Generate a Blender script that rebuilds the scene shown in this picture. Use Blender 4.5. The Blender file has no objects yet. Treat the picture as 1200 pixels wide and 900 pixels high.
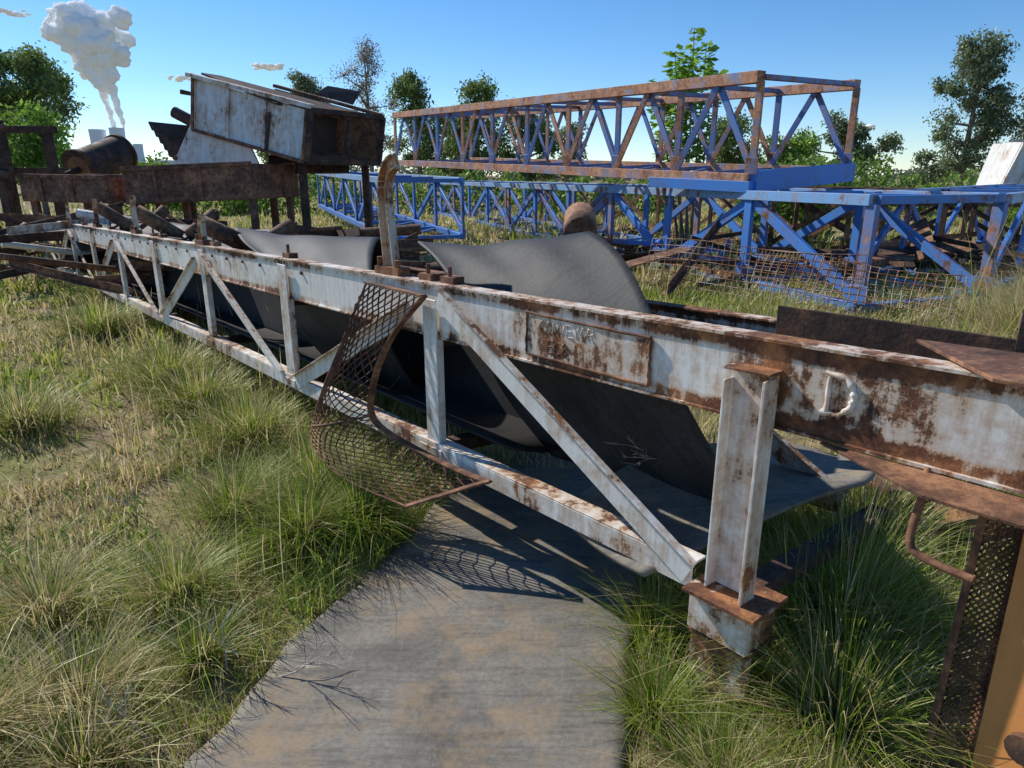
import bpy, math, random
import numpy as np
from mathutils import Vector
random.seed(7); rng=np.random.default_rng(11)
scn=bpy.context.scene
scn.view_settings.view_transform='Standard'
try: scn.view_settings.look='None'
except Exception: pass
scn.view_settings.exposure=0

# ------------------------------------------------------------------ helpers
def link(o,parent=None):
    scn.collection.objects.link(o)
    if parent is not None: o.parent=parent
    return o
def empty(name,loc=(0,0,0)):
    o=bpy.data.objects.new(name,None); o.location=(0,0,0); o.empty_display_size=.2
    return link(o)

class MB:
    def __init__(s): s.v=[]; s.f=[]; s.m=[]; s.w=[]; s.sm=[]
    def add(s,vs,fs,mi=0,wear=.5,smooth=False):
        b=len(s.v); s.v+= [tuple(x) for x in vs]
        if isinstance(wear,(int,float)): s.w+=[wear]*len(vs)
        else: s.w+=list(wear)
        for f in fs: s.f.append([b+i for i in f]); s.m.append(mi); s.sm.append(smooth)
    def beam(s,p0,p1,w,h,up=(0,0,1),mi=0,wear=.5,seg=1):
        p0=Vector(p0);p1=Vector(p1);d=(p1-p0).normalized();up=Vector(up)
        side=d.cross(up)
        if side.length<1e-4: side=d.cross(Vector((1,0,0)))
        side.normalize(); u=side.cross(d).normalized()
        vs=[];n=seg+1
        for i in range(n):
            c=p0.lerp(p1,i/seg)
            for a,b in((-1,-1),(1,-1),(1,1),(-1,1)): vs.append(c+side*(a*w/2)+u*(b*h/2))
        fs=[(3,2,1,0),tuple(4*seg+i for i in range(4))]
        for k in range(seg):
            for i in range(4):
                j=(i+1)%4; fs.append((4*k+i,4*k+j,4*k+4+j,4*k+4+i))
        s.add(vs,fs,mi,wear)
    def tube(s,pts,r,n=10,mi=0,wear=.5,caps=True):
        pts=[Vector(p) for p in pts]; vs=[];fs=[]
        rr=r if isinstance(r,(list,tuple)) else [r]*len(pts)
        prev=None
        for i,p in enumerate(pts):
            d=(pts[min(i+1,len(pts)-1)]-pts[max(i-1,0)]).normalized()
            if prev is None:
                a=d.cross(Vector((0,0,1)))
                if a.length<.05: a=d.cross(Vector((1,0,0)))
            else: a=prev-d*prev.dot(d)
            a.normalize(); prev=a; b=d.cross(a)
            for k in range(n):
                t=2*math.pi*k/n; vs.append(p+a*(math.cos(t)*rr[i])+b*(math.sin(t)*rr[i]))
        for i in range(len(pts)-1):
            for k in range(n):
                j=(k+1)%n; fs.append((i*n+k,i*n+j,(i+1)*n+j,(i+1)*n+k))
        s.add(vs,fs,mi,wear,True)
        if caps:
            s.add(vs[:n],[tuple(range(n))[::-1]],mi,wear); s.add(vs[-n:],[tuple(range(n))],mi,wear)
    def grid(s,fn,nu,nv,mi=0,wearfn=None,smooth=False):
        vs=[];w=[]
        for j in range(nv+1):
            for i in range(nu+1):
                vs.append(fn(i/nu,j/nv)); w.append(wearfn(i/nu,j/nv) if wearfn else .5)
        fs=[(j*(nu+1)+i,j*(nu+1)+i+1,(j+1)*(nu+1)+i+1,(j+1)*(nu+1)+i) for j in range(nv) for i in range(nu)]
        s.add(vs,fs,mi,w,smooth)
    def quad(s,a,b,c,d,t,mi=0,wear=.5):
        a,b,c,d=map(Vector,(a,b,c,d)); n=(b-a).cross(d-a).normalized()*t/2
        vs=[a-n,b-n,c-n,d-n,a+n,b+n,c+n,d+n]
        s.add(vs,[(3,2,1,0),(4,5,6,7),(0,1,5,4),(1,2,6,5),(2,3,7,6),(3,0,4,7)],mi,wear)
    def build(s,name,mats,parent=None,bevel=0,solid=0):
        me=bpy.data.meshes.new(name); me.from_pydata(s.v,[],s.f); 
        for m in mats: me.materials.append(m)
        me.polygons.foreach_set('material_index',s.m); me.polygons.foreach_set('use_smooth',s.sm)
        at=me.attributes.new('wear','FLOAT','POINT'); at.data.foreach_set('value',s.w)
        me.update()
        o=link(bpy.data.objects.new(name,me),parent)
        if solid:
            md=o.modifiers.new('sol','SOLIDIFY'); md.thickness=solid; md.offset=0
        if bevel:
            md=o.modifiers.new('bev','BEVEL'); md.width=bevel; md.segments=1; md.limit_method='ANGLE'
        return o
def catmull(P,n):
    P=[Vector(p) for p in P]; out=[]; Q=[P[0]*2-P[1]]+P+[P[-1]*2-P[-2]]
    m=len(P)-1
    for k in range(n+1):
        t=k/n*m; i=min(int(t),m-1); t-=i; a,b,c,d=Q[i:i+4]
        out.append(.5*((2*b)+(c-a)*t+(2*a-5*b+4*c-d)*t*t+(3*b-a-3*c+d)*t**3))
    return out

# ------------------------------------------------------------------ materials
def newmat(name):
    m=bpy.data.materials.new(name); m.use_nodes=True; nt=m.node_tree; nt.nodes.clear()
    out=nt.nodes.new('ShaderNodeOutputMaterial'); return m,nt,out
def N_(nt,t,**k):
    n=nt.nodes.new(t)
    for a,b in k.items(): setattr(n,a,b)
    return n
def noise(nt,co,scale,detail=4,rough=.6,sc=None,dist=0):
    if sc:
        mp=N_(nt,'ShaderNodeMapping'); mp.inputs['Scale'].default_value=sc; nt.links.new(co,mp.inputs['Vector']); co=mp.outputs[0]
    n=N_(nt,'ShaderNodeTexNoise'); n.inputs['Scale'].default_value=scale; n.inputs['Detail'].default_value=detail
    n.inputs['Roughness'].default_value=rough; n.inputs['Distortion'].default_value=dist
    nt.links.new(co,n.inputs['Vector']); return n.outputs['Fac']
def math_(nt,op,a,b=None,clamp=False):
    n=N_(nt,'ShaderNodeMath',operation=op,use_clamp=clamp)
    for i,x in enumerate((a,b)):
        if x is None: continue
        if isinstance(x,(int,float)): n.inputs[i].default_value=x
        else: nt.links.new(x,n.inputs[i])
    return n.outputs[0]
def ramp(nt,fac,stops):
    r=N_(nt,'ShaderNodeValToRGB'); e=r.color_ramp.elements
    while len(e)<len(stops): e.new(.5)
    for i,(p,c) in enumerate(stops):
        e[i].position=p; e[i].color=(c[0],c[1],c[2],1) if not isinstance(c,(int,float)) else (c,c,c,1)
    nt.links.new(fac,r.inputs[0]); return r.outputs[0]
def mix(nt,f,a,b,bt='MIX'):
    n=N_(nt,'ShaderNodeMix',data_type='RGBA',blend_type=bt)
    for idx,x in ((0,f),(6,a),(7,b)):
        if isinstance(x,(int,float)): n.inputs[idx].default_value=x
        elif isinstance(x,tuple): n.inputs[idx].default_value=(x[0],x[1],x[2],1)
        else: nt.links.new(x,n.inputs[idx])
    return n.outputs[2]
def co_(nt): return N_(nt,'ShaderNodeTexCoord').outputs['Object']
def finish(nt,out,col,rough,bump=None,bs=.3,bd=.01,metal=0,spec=.5):
    p=N_(nt,'ShaderNodeBsdfPrincipled'); nt.links.new(p.outputs[0],out.inputs[0])
    if isinstance(col,tuple): p.inputs['Base Color'].default_value=(*col,1)
    else: nt.links.new(col,p.inputs['Base Color'])
    if isinstance(rough,(int,float)): p.inputs['Roughness'].default_value=rough
    else: nt.links.new(rough,p.inputs['Roughness'])
    p.inputs['Metallic'].default_value=metal
    p.inputs['Specular IOR Level'].default_value=spec
    if bump is not None:
        b=N_(nt,'ShaderNodeBump'); b.inputs['Strength'].default_value=bs; b.inputs['Distance'].default_value=bd
        nt.links.new(bump,b.inputs['Height']); nt.links.new(b.outputs[0],p.inputs['Normal'])
    return p
def rusty(name,paint,grime=(.34,.25,.16),thr=.62,soft=.05,sc=1.0,gr=.5,rustdark=(.045,.02,.012),rustmid=(.16,.062,.028),rustlight=(.42,.18,.065),halo_c=(.50,.27,.11),bs=.4,w=(.56,.24,.20)):
    m,nt,out=newmat(name); co=co_(nt)
    at=N_(nt,'ShaderNodeAttribute',attribute_name='wear').outputs['Fac']
    n1=noise(nt,co,2.6*sc,6,.72); n2=noise(nt,co,17*sc,5,.78)
    st=noise(nt,co,1.0,4,.7,sc=(22*sc,22*sc,2.0*sc))
    a=math_(nt,'MULTIPLY',n1,w[0]); b=math_(nt,'MULTIPLY',n2,w[1]); c=math_(nt,'MULTIPLY',st,w[2])
    s=math_(nt,'ADD',math_(nt,'ADD',a,b),c)
    s=math_(nt,'ADD',s,math_(nt,'MULTIPLY',math_(nt,'SUBTRACT',at,.5),.42))
    mask=ramp(nt,s,[(thr-soft,0.0),(thr+soft*.4,1.0)])
    halo=ramp(nt,s,[(thr-.12,0.0),(thr,.85)])
    rust=ramp(nt,math_(nt,'ADD',math_(nt,'MULTIPLY',noise(nt,co,15*sc,5,.8),.6),math_(nt,'MULTIPLY',noise(nt,co,3.5*sc,2,.6),.4)),[(.38,rustdark),(.5,rustmid),(.62,rustlight)])
    g=ramp(nt,math_(nt,'ADD',math_(nt,'MULTIPLY',st,.6),math_(nt,'MULTIPLY',n2,.4)),[(.42,0.0),(.70,gr)])
    pc=mix(nt,g,paint,grime)
    pc=mix(nt,halo,pc,halo_c)
    pc=mix(nt,ramp(nt,n1,[(.35,0.0),(.65,.22)]),pc,tuple(x*.6 for x in paint))
    col=mix(nt,mask,pc,rust)
    ro=math_(nt,'ADD',math_(nt,'MULTIPLY',mask,.35),.5)
    # paint film is smooth, rust is pitted: relief only where the paint has gone
    nb=math_(nt,'SUBTRACT',math_(nt,'MULTIPLY',mask,math_(nt,'SUBTRACT',noise(nt,co,32*sc,3,.75),.85)),0.0)
    finish(nt,out,col,ro,nb,bs,.006)
    return m
WHITE=rusty('weathered_white_paint',(.88,.85,.79),thr=.592,soft=.028,gr=.45)
WHITE2=rusty('old_white_paint_far',(.78,.77,.73),thr=.59,sc=.45,gr=.5)
RUST=rusty('rusted_steel',(.17,.085,.05),grime=(.10,.05,.035),thr=.46,soft=.14,gr=.3,rustmid=(.15,.066,.036),rustlight=(.38,.185,.09))
RUSTD=rusty('dark_rusted_steel',(.055,.035,.027),grime=(.04,.025,.02),thr=.48,soft=.1,gr=.3,rustdark=(.02,.013,.011),rustmid=(.06,.032,.021),rustlight=(.18,.09,.048),halo_c=(.10,.055,.035))
RUSTO=rusty('orange_rusted_plate',(.68,.28,.085),grime=(.52,.20,.06),thr=.62,soft=.08,rustdark=(.14,.05,.02),rustmid=(.34,.13,.04),rustlight=(.64,.30,.10),gr=.5,halo_c=(.6,.25,.08))
BLUE=rusty('weathered_blue_paint',(.035,.20,.62),grime=(.12,.20,.36),thr=.585,sc=.7,gr=.45,halo_c=(.12,.16,.32))
BLUER=rusty('rusted_blue_paint',(.07,.19,.50),grime=(.22,.18,.18),thr=.55,sc=.9,gr=.5,rustlight=(.50,.24,.12),rustmid=(.28,.12,.06),halo_c=(.22,.19,.26))
REDR=rusty('orange_rusted_blue_steel',(.09,.22,.50),grime=(.25,.18,.18),thr=.485,soft=.04,sc=1.2,gr=.4,rustdark=(.16,.075,.045),rustlight=(.68,.36,.20),rustmid=(.46,.21,.11),halo_c=(.38,.27,.25))
LBLUE=rusty('pale_blue_paint',(.16,.38,.72),grime=(.24,.26,.32),thr=.59,sc=.7,gr=.45,halo_c=(.3,.3,.34))
GREYR=rusty('grey_and_rust_paint',(.62,.58,.50),thr=.56,soft=.04,gr=.3)

def rubber(name,base,dust,sc=1.0,r0=.42,dirt=None,spec=.3):
    m,nt,out=newmat(name); co=co_(nt)
    n1=noise(nt,co,1.8*sc,5,.65,dist=.6); n2=noise(nt,co,1.0,4,.7,sc=(3*sc,26*sc,8*sc)); n3=noise(nt,co,55,2,.7)
    n5=noise(nt,co,1.0,5,.8,sc=(38*sc,5*sc,20*sc),dist=1.2)
    c=mix(nt,ramp(nt,n1,[(.40,0.0),(.60,.95)]),base,dust)
    c=mix(nt,ramp(nt,n2,[(.48,0.0),(.62,.40)]),c,tuple(x*.45 for x in base))
    c=mix(nt,ramp(nt,n5,[(.60,0.0),(.68,.4)]),c,tuple(min(.6,x*1.6) for x in dust))
    c=mix(nt,ramp(nt,n3,[(.3,.4),(.6,0.0)]),c,tuple(x*.5 for x in base))
    if dirt: 
        n4=noise(nt,co,2.3,6,.8)
        c=mix(nt,ramp(nt,n4,[(.48,0.0),(.66,.8)]),c,dirt)
    ro=math_(nt,'ADD',math_(nt,'MULTIPLY',n1,.3),r0)
    h=math_(nt,'ADD',math_(nt,'MULTIPLY',n2,.6),math_(nt,'MULTIPLY',n3,.4))
    finish(nt,out,c,ro,h,.5,.006,spec=spec)
    return m
RUB=rubber('grey_rubber_belt',(.022,.023,.026),(.062,.062,.062),1.0,.5,spec=.25)
RUBD=rubber('dark_rubber_belt',(.014,.014,.015),(.028,.027,.025),1.0,.55)
RUBM=rubber('dusty_rubber_belt',(.16,.148,.13),(.28,.255,.215),1.0,.6,dirt=(.36,.25,.14),spec=.2)

def veg(name,trans=.45):
    m,nt,out=newmat(name)
    c=N_(nt,'ShaderNodeAttribute',attribute_name='Col').outputs['Color']
    p=N_(nt,'ShaderNodeBsdfDiffuse')
    nt.links.new(c,p.inputs['Color'])
    t=N_(nt,'ShaderNodeBsdfTranslucent'); nt.links.new(c,t.inputs[0])
    x=N_(nt,'ShaderNodeMixShader'); x.inputs[0].default_value=trans
    nt.links.new(p.outputs[0],x.inputs[1]); nt.links.new(t.outputs[0],x.inputs[2])
    g=N_(nt,'ShaderNodeBsdfGlossy'); g.inputs['Roughness'].default_value=.4; g.inputs['Color'].default_value=(.9,.95,.8,1)
    y=N_(nt,'ShaderNodeMixShader'); y.inputs[0].default_value=.03
    nt.links.new(x.outputs[0],y.inputs[1]); nt.links.new(g.outputs[0],y.inputs[2]); nt.links.new(y.outputs[0],out.inputs[0])
    return m
GRASS=veg('grass_blades',.45); LEAF=veg('leaves',.38)
def bark():
    m,nt,out=newmat('bark'); co=co_(nt)
    n=noise(nt,co,3,4,.7,sc=(3,3,.6))
    finish(nt,out,ramp(nt,n,[(.3,(.09,.07,.055)),(.7,(.30,.25,.2))]),.9,None); return m
BARK=bark()

# ------------------------------------------------------------------ camera, light, sky
cam=bpy.data.cameras.new('camera'); cam.lens=24; cam.sensor_width=36; cam.clip_end=6000; cam.clip_start=.05
co=link(bpy.data.objects.new('camera',cam)); co.location=(0,0,1.6)
co.rotation_euler=(math.radians(90)-math.atan(244/800),0,0); scn.camera=co
EL=math.radians(38); SX,SY=-.775,.632
SD=Vector((SX*math.cos(EL),SY*math.cos(EL),math.sin(EL)))
sl=bpy.data.lights.new('sun','SUN'); sl.energy=5.0; sl.angle=math.radians(.5); sl.color=(1,.955,.87)
so=link(bpy.data.objects.new('sun',sl)); so.rotation_euler=SD.to_track_quat('Z','Y').to_euler(); so.location=(0,0,30)
w=bpy.data.worlds.new('World'); scn.world=w; w.use_nodes=True; nt=w.node_tree
sky=nt.nodes.new('ShaderNodeTexSky'); sky.sky_type='NISHITA'; sky.sun_disc=False; sky.sun_elevation=EL
sky.sun_rotation=math.atan2(SX,SY); sky.altitude=1600; sky.air_density=1.0; sky.dust_density=.1; sky.ozone_density=4.0
hs=nt.nodes.new('ShaderNodeHueSaturation'); hs.inputs['Saturation'].default_value=1.2
nt.links.new(sky.outputs[0],hs.inputs['Color']); nt.links.new(hs.outputs[0],nt.nodes['Background'].inputs[0]); nt.nodes['Background'].inputs[1].default_value=.145

# ------------------------------------------------------------------ ground
def ground():
    m,nt,out=newmat('grassy_soil'); co=co_(nt)
    n1=noise(nt,co,.6,5,.65); n2=noise(nt,co,7,5,.75)
    soil=ramp(nt,n2,[(.3,(.14,.10,.06)),(.55,(.32,.235,.145)),(.75,(.46,.37,.23))])
    gr=ramp(nt,n2,[(.3,(.11,.11,.03)),(.6,(.26,.25,.09)),(.8,(.44,.38,.18))])
    c=mix(nt,ramp(nt,n1,[(.40,0.0),(.56,1.0)]),gr,soil)
    finish(nt,out,c,.95,n2,.8,.05,spec=.1)
    mb=MB()
    xs=[-3000,-800,-200,-60,-20,-8,-3,0,3,8,20,60,200,800,3000]; ys=[-600,-60,-8,0,3,8,20,60,200,800,4000]
    nx=len(xs)-1; ny=len(ys)-1
    mb.add([(x,y,0) for y in ys for x in xs],[(j*(nx+1)+i,j*(nx+1)+i+1,(j+1)*(nx+1)+i+1,(j+1)*(nx+1)+i) for j in range(ny) for i in range(nx)])
    mb.build('ground',[m])
ground()

# ------------------------------------------------------------------ truss frame space
Aax=Vector((-.644,.765,0)); Nax=Vector((.765,.644,0)); O=Vector((.69,1.76,0)); UP=Vector((0,0,1))
n0=1.661; SL=-.0235
def T(s,n,z): 
    p=O+Aax*s+Nax*(n-n0); return Vector((p.x,p.y,z+SL*s))
truss=empty('conveyor_truss_frame')
def main_beam(name,n,s0,s1,zt,zb,face,wearK):
    mb=MB(); L=s1-s0
    def wf(u,v):
        s=s0+u*L; e=min(v,1-v)
        wv=.42+ (.24 if e<.12 else 0)+.05*math.sin(s*2.1)
        if s<.45: wv+=.25*min(1,(.45-s)/.6)
        elif s<1.1: wv+=.06
        return wv+wearK
    for off in (0,.012):
        mb.grid(lambda u,v:T(s0+u*L,n+off,zb+(zt-zb)*v),int(L/.08),10,0,wf)
    mb.beam(T(s0,n+.026,zt+.004),T(s1,n+.026,zt+.004),.075,.008,UP,0,.66+wearK,seg=20)
    mb.beam(T(s0,n+.026,zb-.004),T(s1,n+.026,zb-.004),.072,.008,UP,0,.72+wearK,seg=20)
    mb.beam(T(s0,n+.006,zb),T(s0,n+.006,zt),.012,.02,Aax,0,.8)
    return mb.build(name,[WHITE],truss)
main_beam('front_top_beam',n0,-1.5,15.5,1.18,.955,1,0)
main_beam('rear_top_beam',n0+1.02,-1.5,15.5,1.02,.86,1,.14)
def side_members(name,n,inward,zt,zb,zl,mat,k=0):
    mb=MB(); nodes=[0.02,1.61,3.25,4.87,6.4,8.0,9.6,11.2,12.8,14.4]
    mb.beam(T(.16,n,zl),T(15.2,n,zl),.075,.008,UP,0,.60+k,seg=30)
    mb.beam(T(.16,n-.034,zl-.043),T(15.2,n-.034,zl-.043),.008,.078,UP,0,.54+k,seg=30)
    for i,s in enumerate(nodes):
        if i==0: continue
        wv=.52+.06*random.uniform(-1,1)+k
        wd=.10 if i%2 else .12
        topz=zt-.025 if i>1 else zt-.06
        b=T(s,n-.022,zl-.05 if i%2 else zl-.02); t=T(s,n-.022,topz)
        mb.beam(b,t,wd,.010,Nax,0,wv,seg=6)
        for q in(-1,1):
            mb.beam(T(s+q*(wd/2-.004),n-.002,zl-.02),T(s+q*(wd/2-.004),n-.002,zb-.012),.007,.03,Nax,0,wv+.05,seg=4)
        mb.beam(T(s-.09,n-.042,zl-.045),T(s+.09,n-.042,zl-.045),.05,.008,Nax,0,wv+.12)
    def diag(sa,za,sb,zb_,wdt=.085,off=-.036):
        a=T(sa,n+off,za);b=T(sb,n+off,zb_); d=(b-a).normalized(); side=d.cross(Nax).normalized()
        if side.z<0: side=-side
        mb.beam(a,b,wdt,.008,Nax,0,.49+k,seg=8)
        mb.beam(a+side*(wdt/2)-Nax*.014,b+side*(wdt/2)-Nax*.014,.006,.03,Nax,0,.62+k,seg=8)
    diag(1.50,zb+.19,.16,zl-.02,.10,-.050)
    diag(1.74,zb+.1,3.15,zl-.03)
    diag(4.79,zb+.14,3.36,zl-.03)
    diag(4.97,zb+.1,6.32,zl-.03)
    diag(7.9,zb+.1,6.5,zl-.03); diag(8.1,zb+.1,9.5,zl-.03); diag(11.1,zb+.1,9.7,zl-.03); diag(11.3,zb+.1,12.7,zl-.03); diag(14.3,zb+.1,12.9,zl-.03)
    return mb.build(name,[mat],truss,bevel=.0015)
side_members('front_web_members',n0,1,1.18,.955,.45,WHITE,.0)
side_members('rear_web_members',n0+1.02,1,1.02,.86,.36,WHITE,.14)
mb=MB()
zt=1.10; s=.03
mb.beam(T(s,n0-.016,.42),T(s,n0-.016,zt),.135,.012,Nax,0,.56,seg=8)
mb.beam(T(s-.062,n0-.05,.42),T(s-.062,n0-.05,zt-.01),.010,.058,Nax,0,.6,seg=8)
mb.beam(T(s+.062,n0-.044,.42),T(s+.062,n0-.044,zt-.03),.008,.045,Nax,0,.5,seg=8)
mb.beam(T(s-.07,n0-.03,zt+.004),T(s+.07,n0-.03,zt+.004),.07,.008,UP,0,.7)
mb.build('near_leg',[WHITE],truss,bevel=.002)
mb=MB()
mb.beam(T(s-.13,n0-.02,.410),T(s+.11,n0-.02,.410),.19,.014,UP,0,.85)
mb.beam(T(s,n0-.075,.27),T(s,n0-.075,.402),.20,.02,Nax,0,.66)
mb.beam(T(s,n0+.055,.27),T(s,n0+.055,.402),.20,.02,Nax,0,.8)
mb.beam(T(s-.094,n0-.01,.27),T(s-.094,n0-.01,.402),.012,.11,Nax,0,.8)
mb.beam(T(s+.094,n0-.01,.27),T(s+.094,n0-.01,.402),.012,.11,Nax,0,.6)
mb.beam(T(s,n0-.0,.262),T(s,n0-.0,.248),.20,.16,Nax,0,.9)
pts=[]
for k in range(13):
    a=math.pi*k/12; pts.append((s+.098*math.cos(a),.125-.055*math.sin(a)))
prof=[(s+.098,.262)]+[(x,z) for x,z in pts]+[(s-.098,.262)]
vs=[T(a,n0-.060,z) for a,z in prof]+[T(a,n0-.044,z) for a,z in prof]; n=len(prof)
mb.add(vs,[tuple(range(n)),tuple(range(2*n-1,n-1,-1))]+[(i,(i+1)%n,n+(i+1)%n,n+i) for i in range(n)],0,.70)
mb.tube([T(s+.0,n0-.066,.165),T(s+.0,n0-.056,.165)],.019,12,1,.9)
mb.build('foot_block',[WHITE,RUSTD],truss,bevel=.002)
mb=MB()
for i,s_ in enumerate([.02,1.61,3.25,4.87,6.4,8.0,9.6,11.2,12.8,14.4]):
    mb.beam(T(s_,n0+.07,.38 if i==0 else .41),T(s_,n0+1.0,.33),.07,.06,UP,0,.7)
    if i: mb.beam(T(s_+.1,n0+.07,.91),T(s_+.1,n0+1.0,.84),.06,.06,UP,0,.7)
mb.build('cross_members',[RUSTD],truss,bevel=.002)
mb=MB()
mb.quad(T(.97,n0-.005,.985),T(.40,n0-.005,.975),T(.40,n0-.005,1.13),T(.97,n0-.005,1.14),.008,0,.62)
for a,b in(((.975,.985),(.395,.975)),((.395,1.13),(.975,1.14)),((.975,.985),(.975,1.14)),((.395,.975),(.395,1.13))):
    P=[Vector((a[0],a[1],0)).lerp(Vector((b[0],b[1],0)),t/14) for t in range(15)]
    mb.tube([T(p.x+random.uniform(-.002,.002),n0-.009,p.y+random.uniform(-.002,.002)) for p in P],[random.uniform(.004,.007) for _ in P],6,1,.9)
mb.build('id_plate',[WHITE,RUST],truss)
def beads(txt,s0,zc,h,name,mat,r=.0042,wear=.55):
    F={'C':[[(1,.9),(.5,1),(0,.7),(0,.3),(.5,0),(1,.1)]],'O':[[(0,.5),(.3,1),(.8,.9),(1,.5),(.7,0),(.2,.1),(0,.5)]],'N':[[(0,0),(0,1)],[(0,1),(1,0)],[(1,0),(1,1)]],
       'V':[[(0,1),(.5,0),(1,1)]],'E':[[(1,1),(0,1),(0,0),(1,0)],[(0,.5),(.8,.5)]],'Y':[[(0,1),(.5,.5),(1,1)],[(.5,.5),(.5,0)]],'R':[[(0,0),(0,1),(.8,.95),(.9,.6),(0,.5)],[(.3,.5),(1,0)]],
       'D':[[(0,0),(0,1)],[(-.2,1),(.6,.95),(.92,.72),(1,.5),(.92,.25),(.5,0),(-.2,0)]],'T':[[(0,1),(1,1)],[(.5,1),(.5,0)]],'8':[[(.5,.5),(.1,.75),(.5,1),(.9,.75),(.5,.5),(.05,.25),(.5,0),(.95,.25),(.5,.5)]],' ':[]}
    mb=MB(); w=h*.62
    for k,ch in enumerate(txt):
        for st in F[ch]:
            P=[]
            for i in range(len(st)-1):
                for q in range(4): t=q/4; P.append((st[i][0]*(1-t)+st[i+1][0]*t,st[i][1]*(1-t)+st[i+1][1]*t))
            P.append(st[-1])
            mb.tube([T(s0-(k*w*1.32+x*w)+random.uniform(-.0015,.0015),n0-.004-(.0045 if h<.06 else 0),zc+(y-.5)*h+random.uniform(-.0015,.0015)) for x,y in P],[r*random.uniform(.6,1.4) for _ in P],6,0,wear)
    mb.build(name,[mat],truss)
beads('CONVEYOR',.90,1.098,.042,'weld_text_upper',WHITE,.0034,.68)
beads('EC8',.86,1.028,.045,'weld_text_lower',WHITE,.0034,.68)
beads('D',-.165,1.075,.105,'weld_letter',WHITE,.0075,.56)
mb=MB()
mb.quad(T(-.16,n0-.002,.940),T(-1.5,n0-.002,.93),T(-1.5,n0-.14,.925),T(-.45,n0-.13,.93),.010,0,.9)
mb.quad(T(-.28,n0+.18,1.200),T(-1.5,n0+.22,1.20),T(-1.5,n0-.10,1.195),T(-.52,n0-.085,1.197),.010,0,.8)
mb.build('near_end_flanges',[RUST],truss,bevel=.002)
mb=MB()
mb.quad(T(.32,n0+.60,.97),T(-1.4,n0+.60,.97),T(-1.4,n0+.60,1.14),T(.32,n0+.60,1.17),.008,0,.7)
mb.quad(T(.9,n0+.60,1.0),T(.34,n0+.60,.98),T(.34,n0+.60,1.06),T(.9,n0+.60,1.05),.03,0,.8)
mb.quad(T(.32,n0+.62,1.0),T(-1.4,n0+.62,1.0),T(-1.4,n0+.30,.98),T(.2,n0+.30,.98),.008,0,.9)
mb.beam(T(-.50,n0+.23,1.20),T(-.50,n0+.23,1.30),.05,.012,Nax,0,.9)
mb.beam(T(-.50,n0+.30,1.22),T(-.50,n0+.60,1.20),.05,.03,UP,0,.9)
mb.build('skirt_plates',[RUSTD],truss,bevel=.002)

def bracket(name,s_,n,h,lean=0.0,mat=GREYR,r=1.0,wd=1.0):
    mb=MB(); base=1.16
    P=catmull([(0,0,0),(.01,.35,0),(.012,.62,0),(-.015,.80,0),(-.10,.93,0),(-.20,.98,0)],18)
    for i in range(len(P)-1):
        a,b=P[i],P[i+1]
        p0=T(s_+a.x*h*r+lean*a.y,n+.02,base+a.y*h); p1=T(s_+b.x*h*r+lean*b.y,n+.02,base+b.y*h)
        ext=(p1-p0)*.12
        mb.beam(p0,p1+ext,(.08-.0012*i)*wd,.010,Nax,0,.52)
        sd=(p1-p0).normalized().cross(Nax).normalized()
        for q in(-1,1): mb.beam(p0+sd*q*(.038-.0006*i)*wd-Nax*.018,p1+ext+sd*q*(.038-.0006*i)*wd-Nax*.018,.007,.036,Nax,0,.58)
    mb.beam(T(s_+.11,n+.0,base+.045),T(s_-.11,n+.0,base+.045),.07,.04,UP,0,.85)
    mb.tube([T(s_+.08,n-.02,base+.03),T(s_+.08,n-.02,base+.11)],.014,6,0,.9)
    mb.tube([T(s_-.08,n-.02,base+.03),T(s_-.08,n-.02,base+.10)],.014,6,0,.9)
    return mb.build(name,[mat],truss)
bracket('idler_bracket_a',2.04,n0+.05,.56,.05,wd=1.15)
bracket('idler_bracket_b',4.95,n0+.03,.24)
bracket('idler_bracket_c',7.3,n0+.05,.40)
bracket('idler_bracket_d',9.4,n0+.05,.36)
bracket('idler_bracket_e',11.6,n0+.05,.36)
mb=MB()
for s_ in (1.55,1.72,3.3,4.75,5.1,6.3,6.6,8.6,10.4):
    mb.beam(T(s_+.05,n0+.06,1.20),T(s_-.05,n0+.06,1.20),.06,.035,UP,0,.85)
    mb.tube([T(s_,n0+.05,1.21),T(s_,n0+.05,1.27+random.uniform(-.02,.03))],.010,6,0,.9)
for s_ in np.arange(3.0,14,.33):
    mb.tube([T(s_,n0-.001,1.12),T(s_,n0-.012,1.12)],.012,6,0,.9)
mb.build('clamps_and_bolts',[RUST],truss)
def roller(s0,n_0,z0,s1,n_1,z1,r,parent,name):
    mb=MB(); a=T(s0,n_0,z0); b=T(s1,n_1,z1); d=(b-a).normalized()
    mb.tube([a-d*.05,a],[.016,.016],10,0,.9); mb.tube([a,a+d*.004,b-d*.004,b],[r*.9,r,r,r*.9],18,0,.6); mb.tube([b,b+d*.05],[.016,.016],10,0,.9)
    return mb.build(name,[RUST],parent)
for i,s_ in enumerate((5.3,7.5,9.6)):
    dz=random.uniform(-.02,.12)
    roller(s_,n0+.12,1.36+dz,s_-.15,n0+.50,1.12,.075,truss,'roller_wing_%d'%i)
    roller(s_+.05,n0+.95,1.30+dz,s_,n0+.62,1.12,.075,truss,'roller_wing_back_%d'%i)
roller(1.68,n0+.98,1.43,1.5,n0+.80,1.36,.085,truss,'roller_by_belt')

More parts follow.
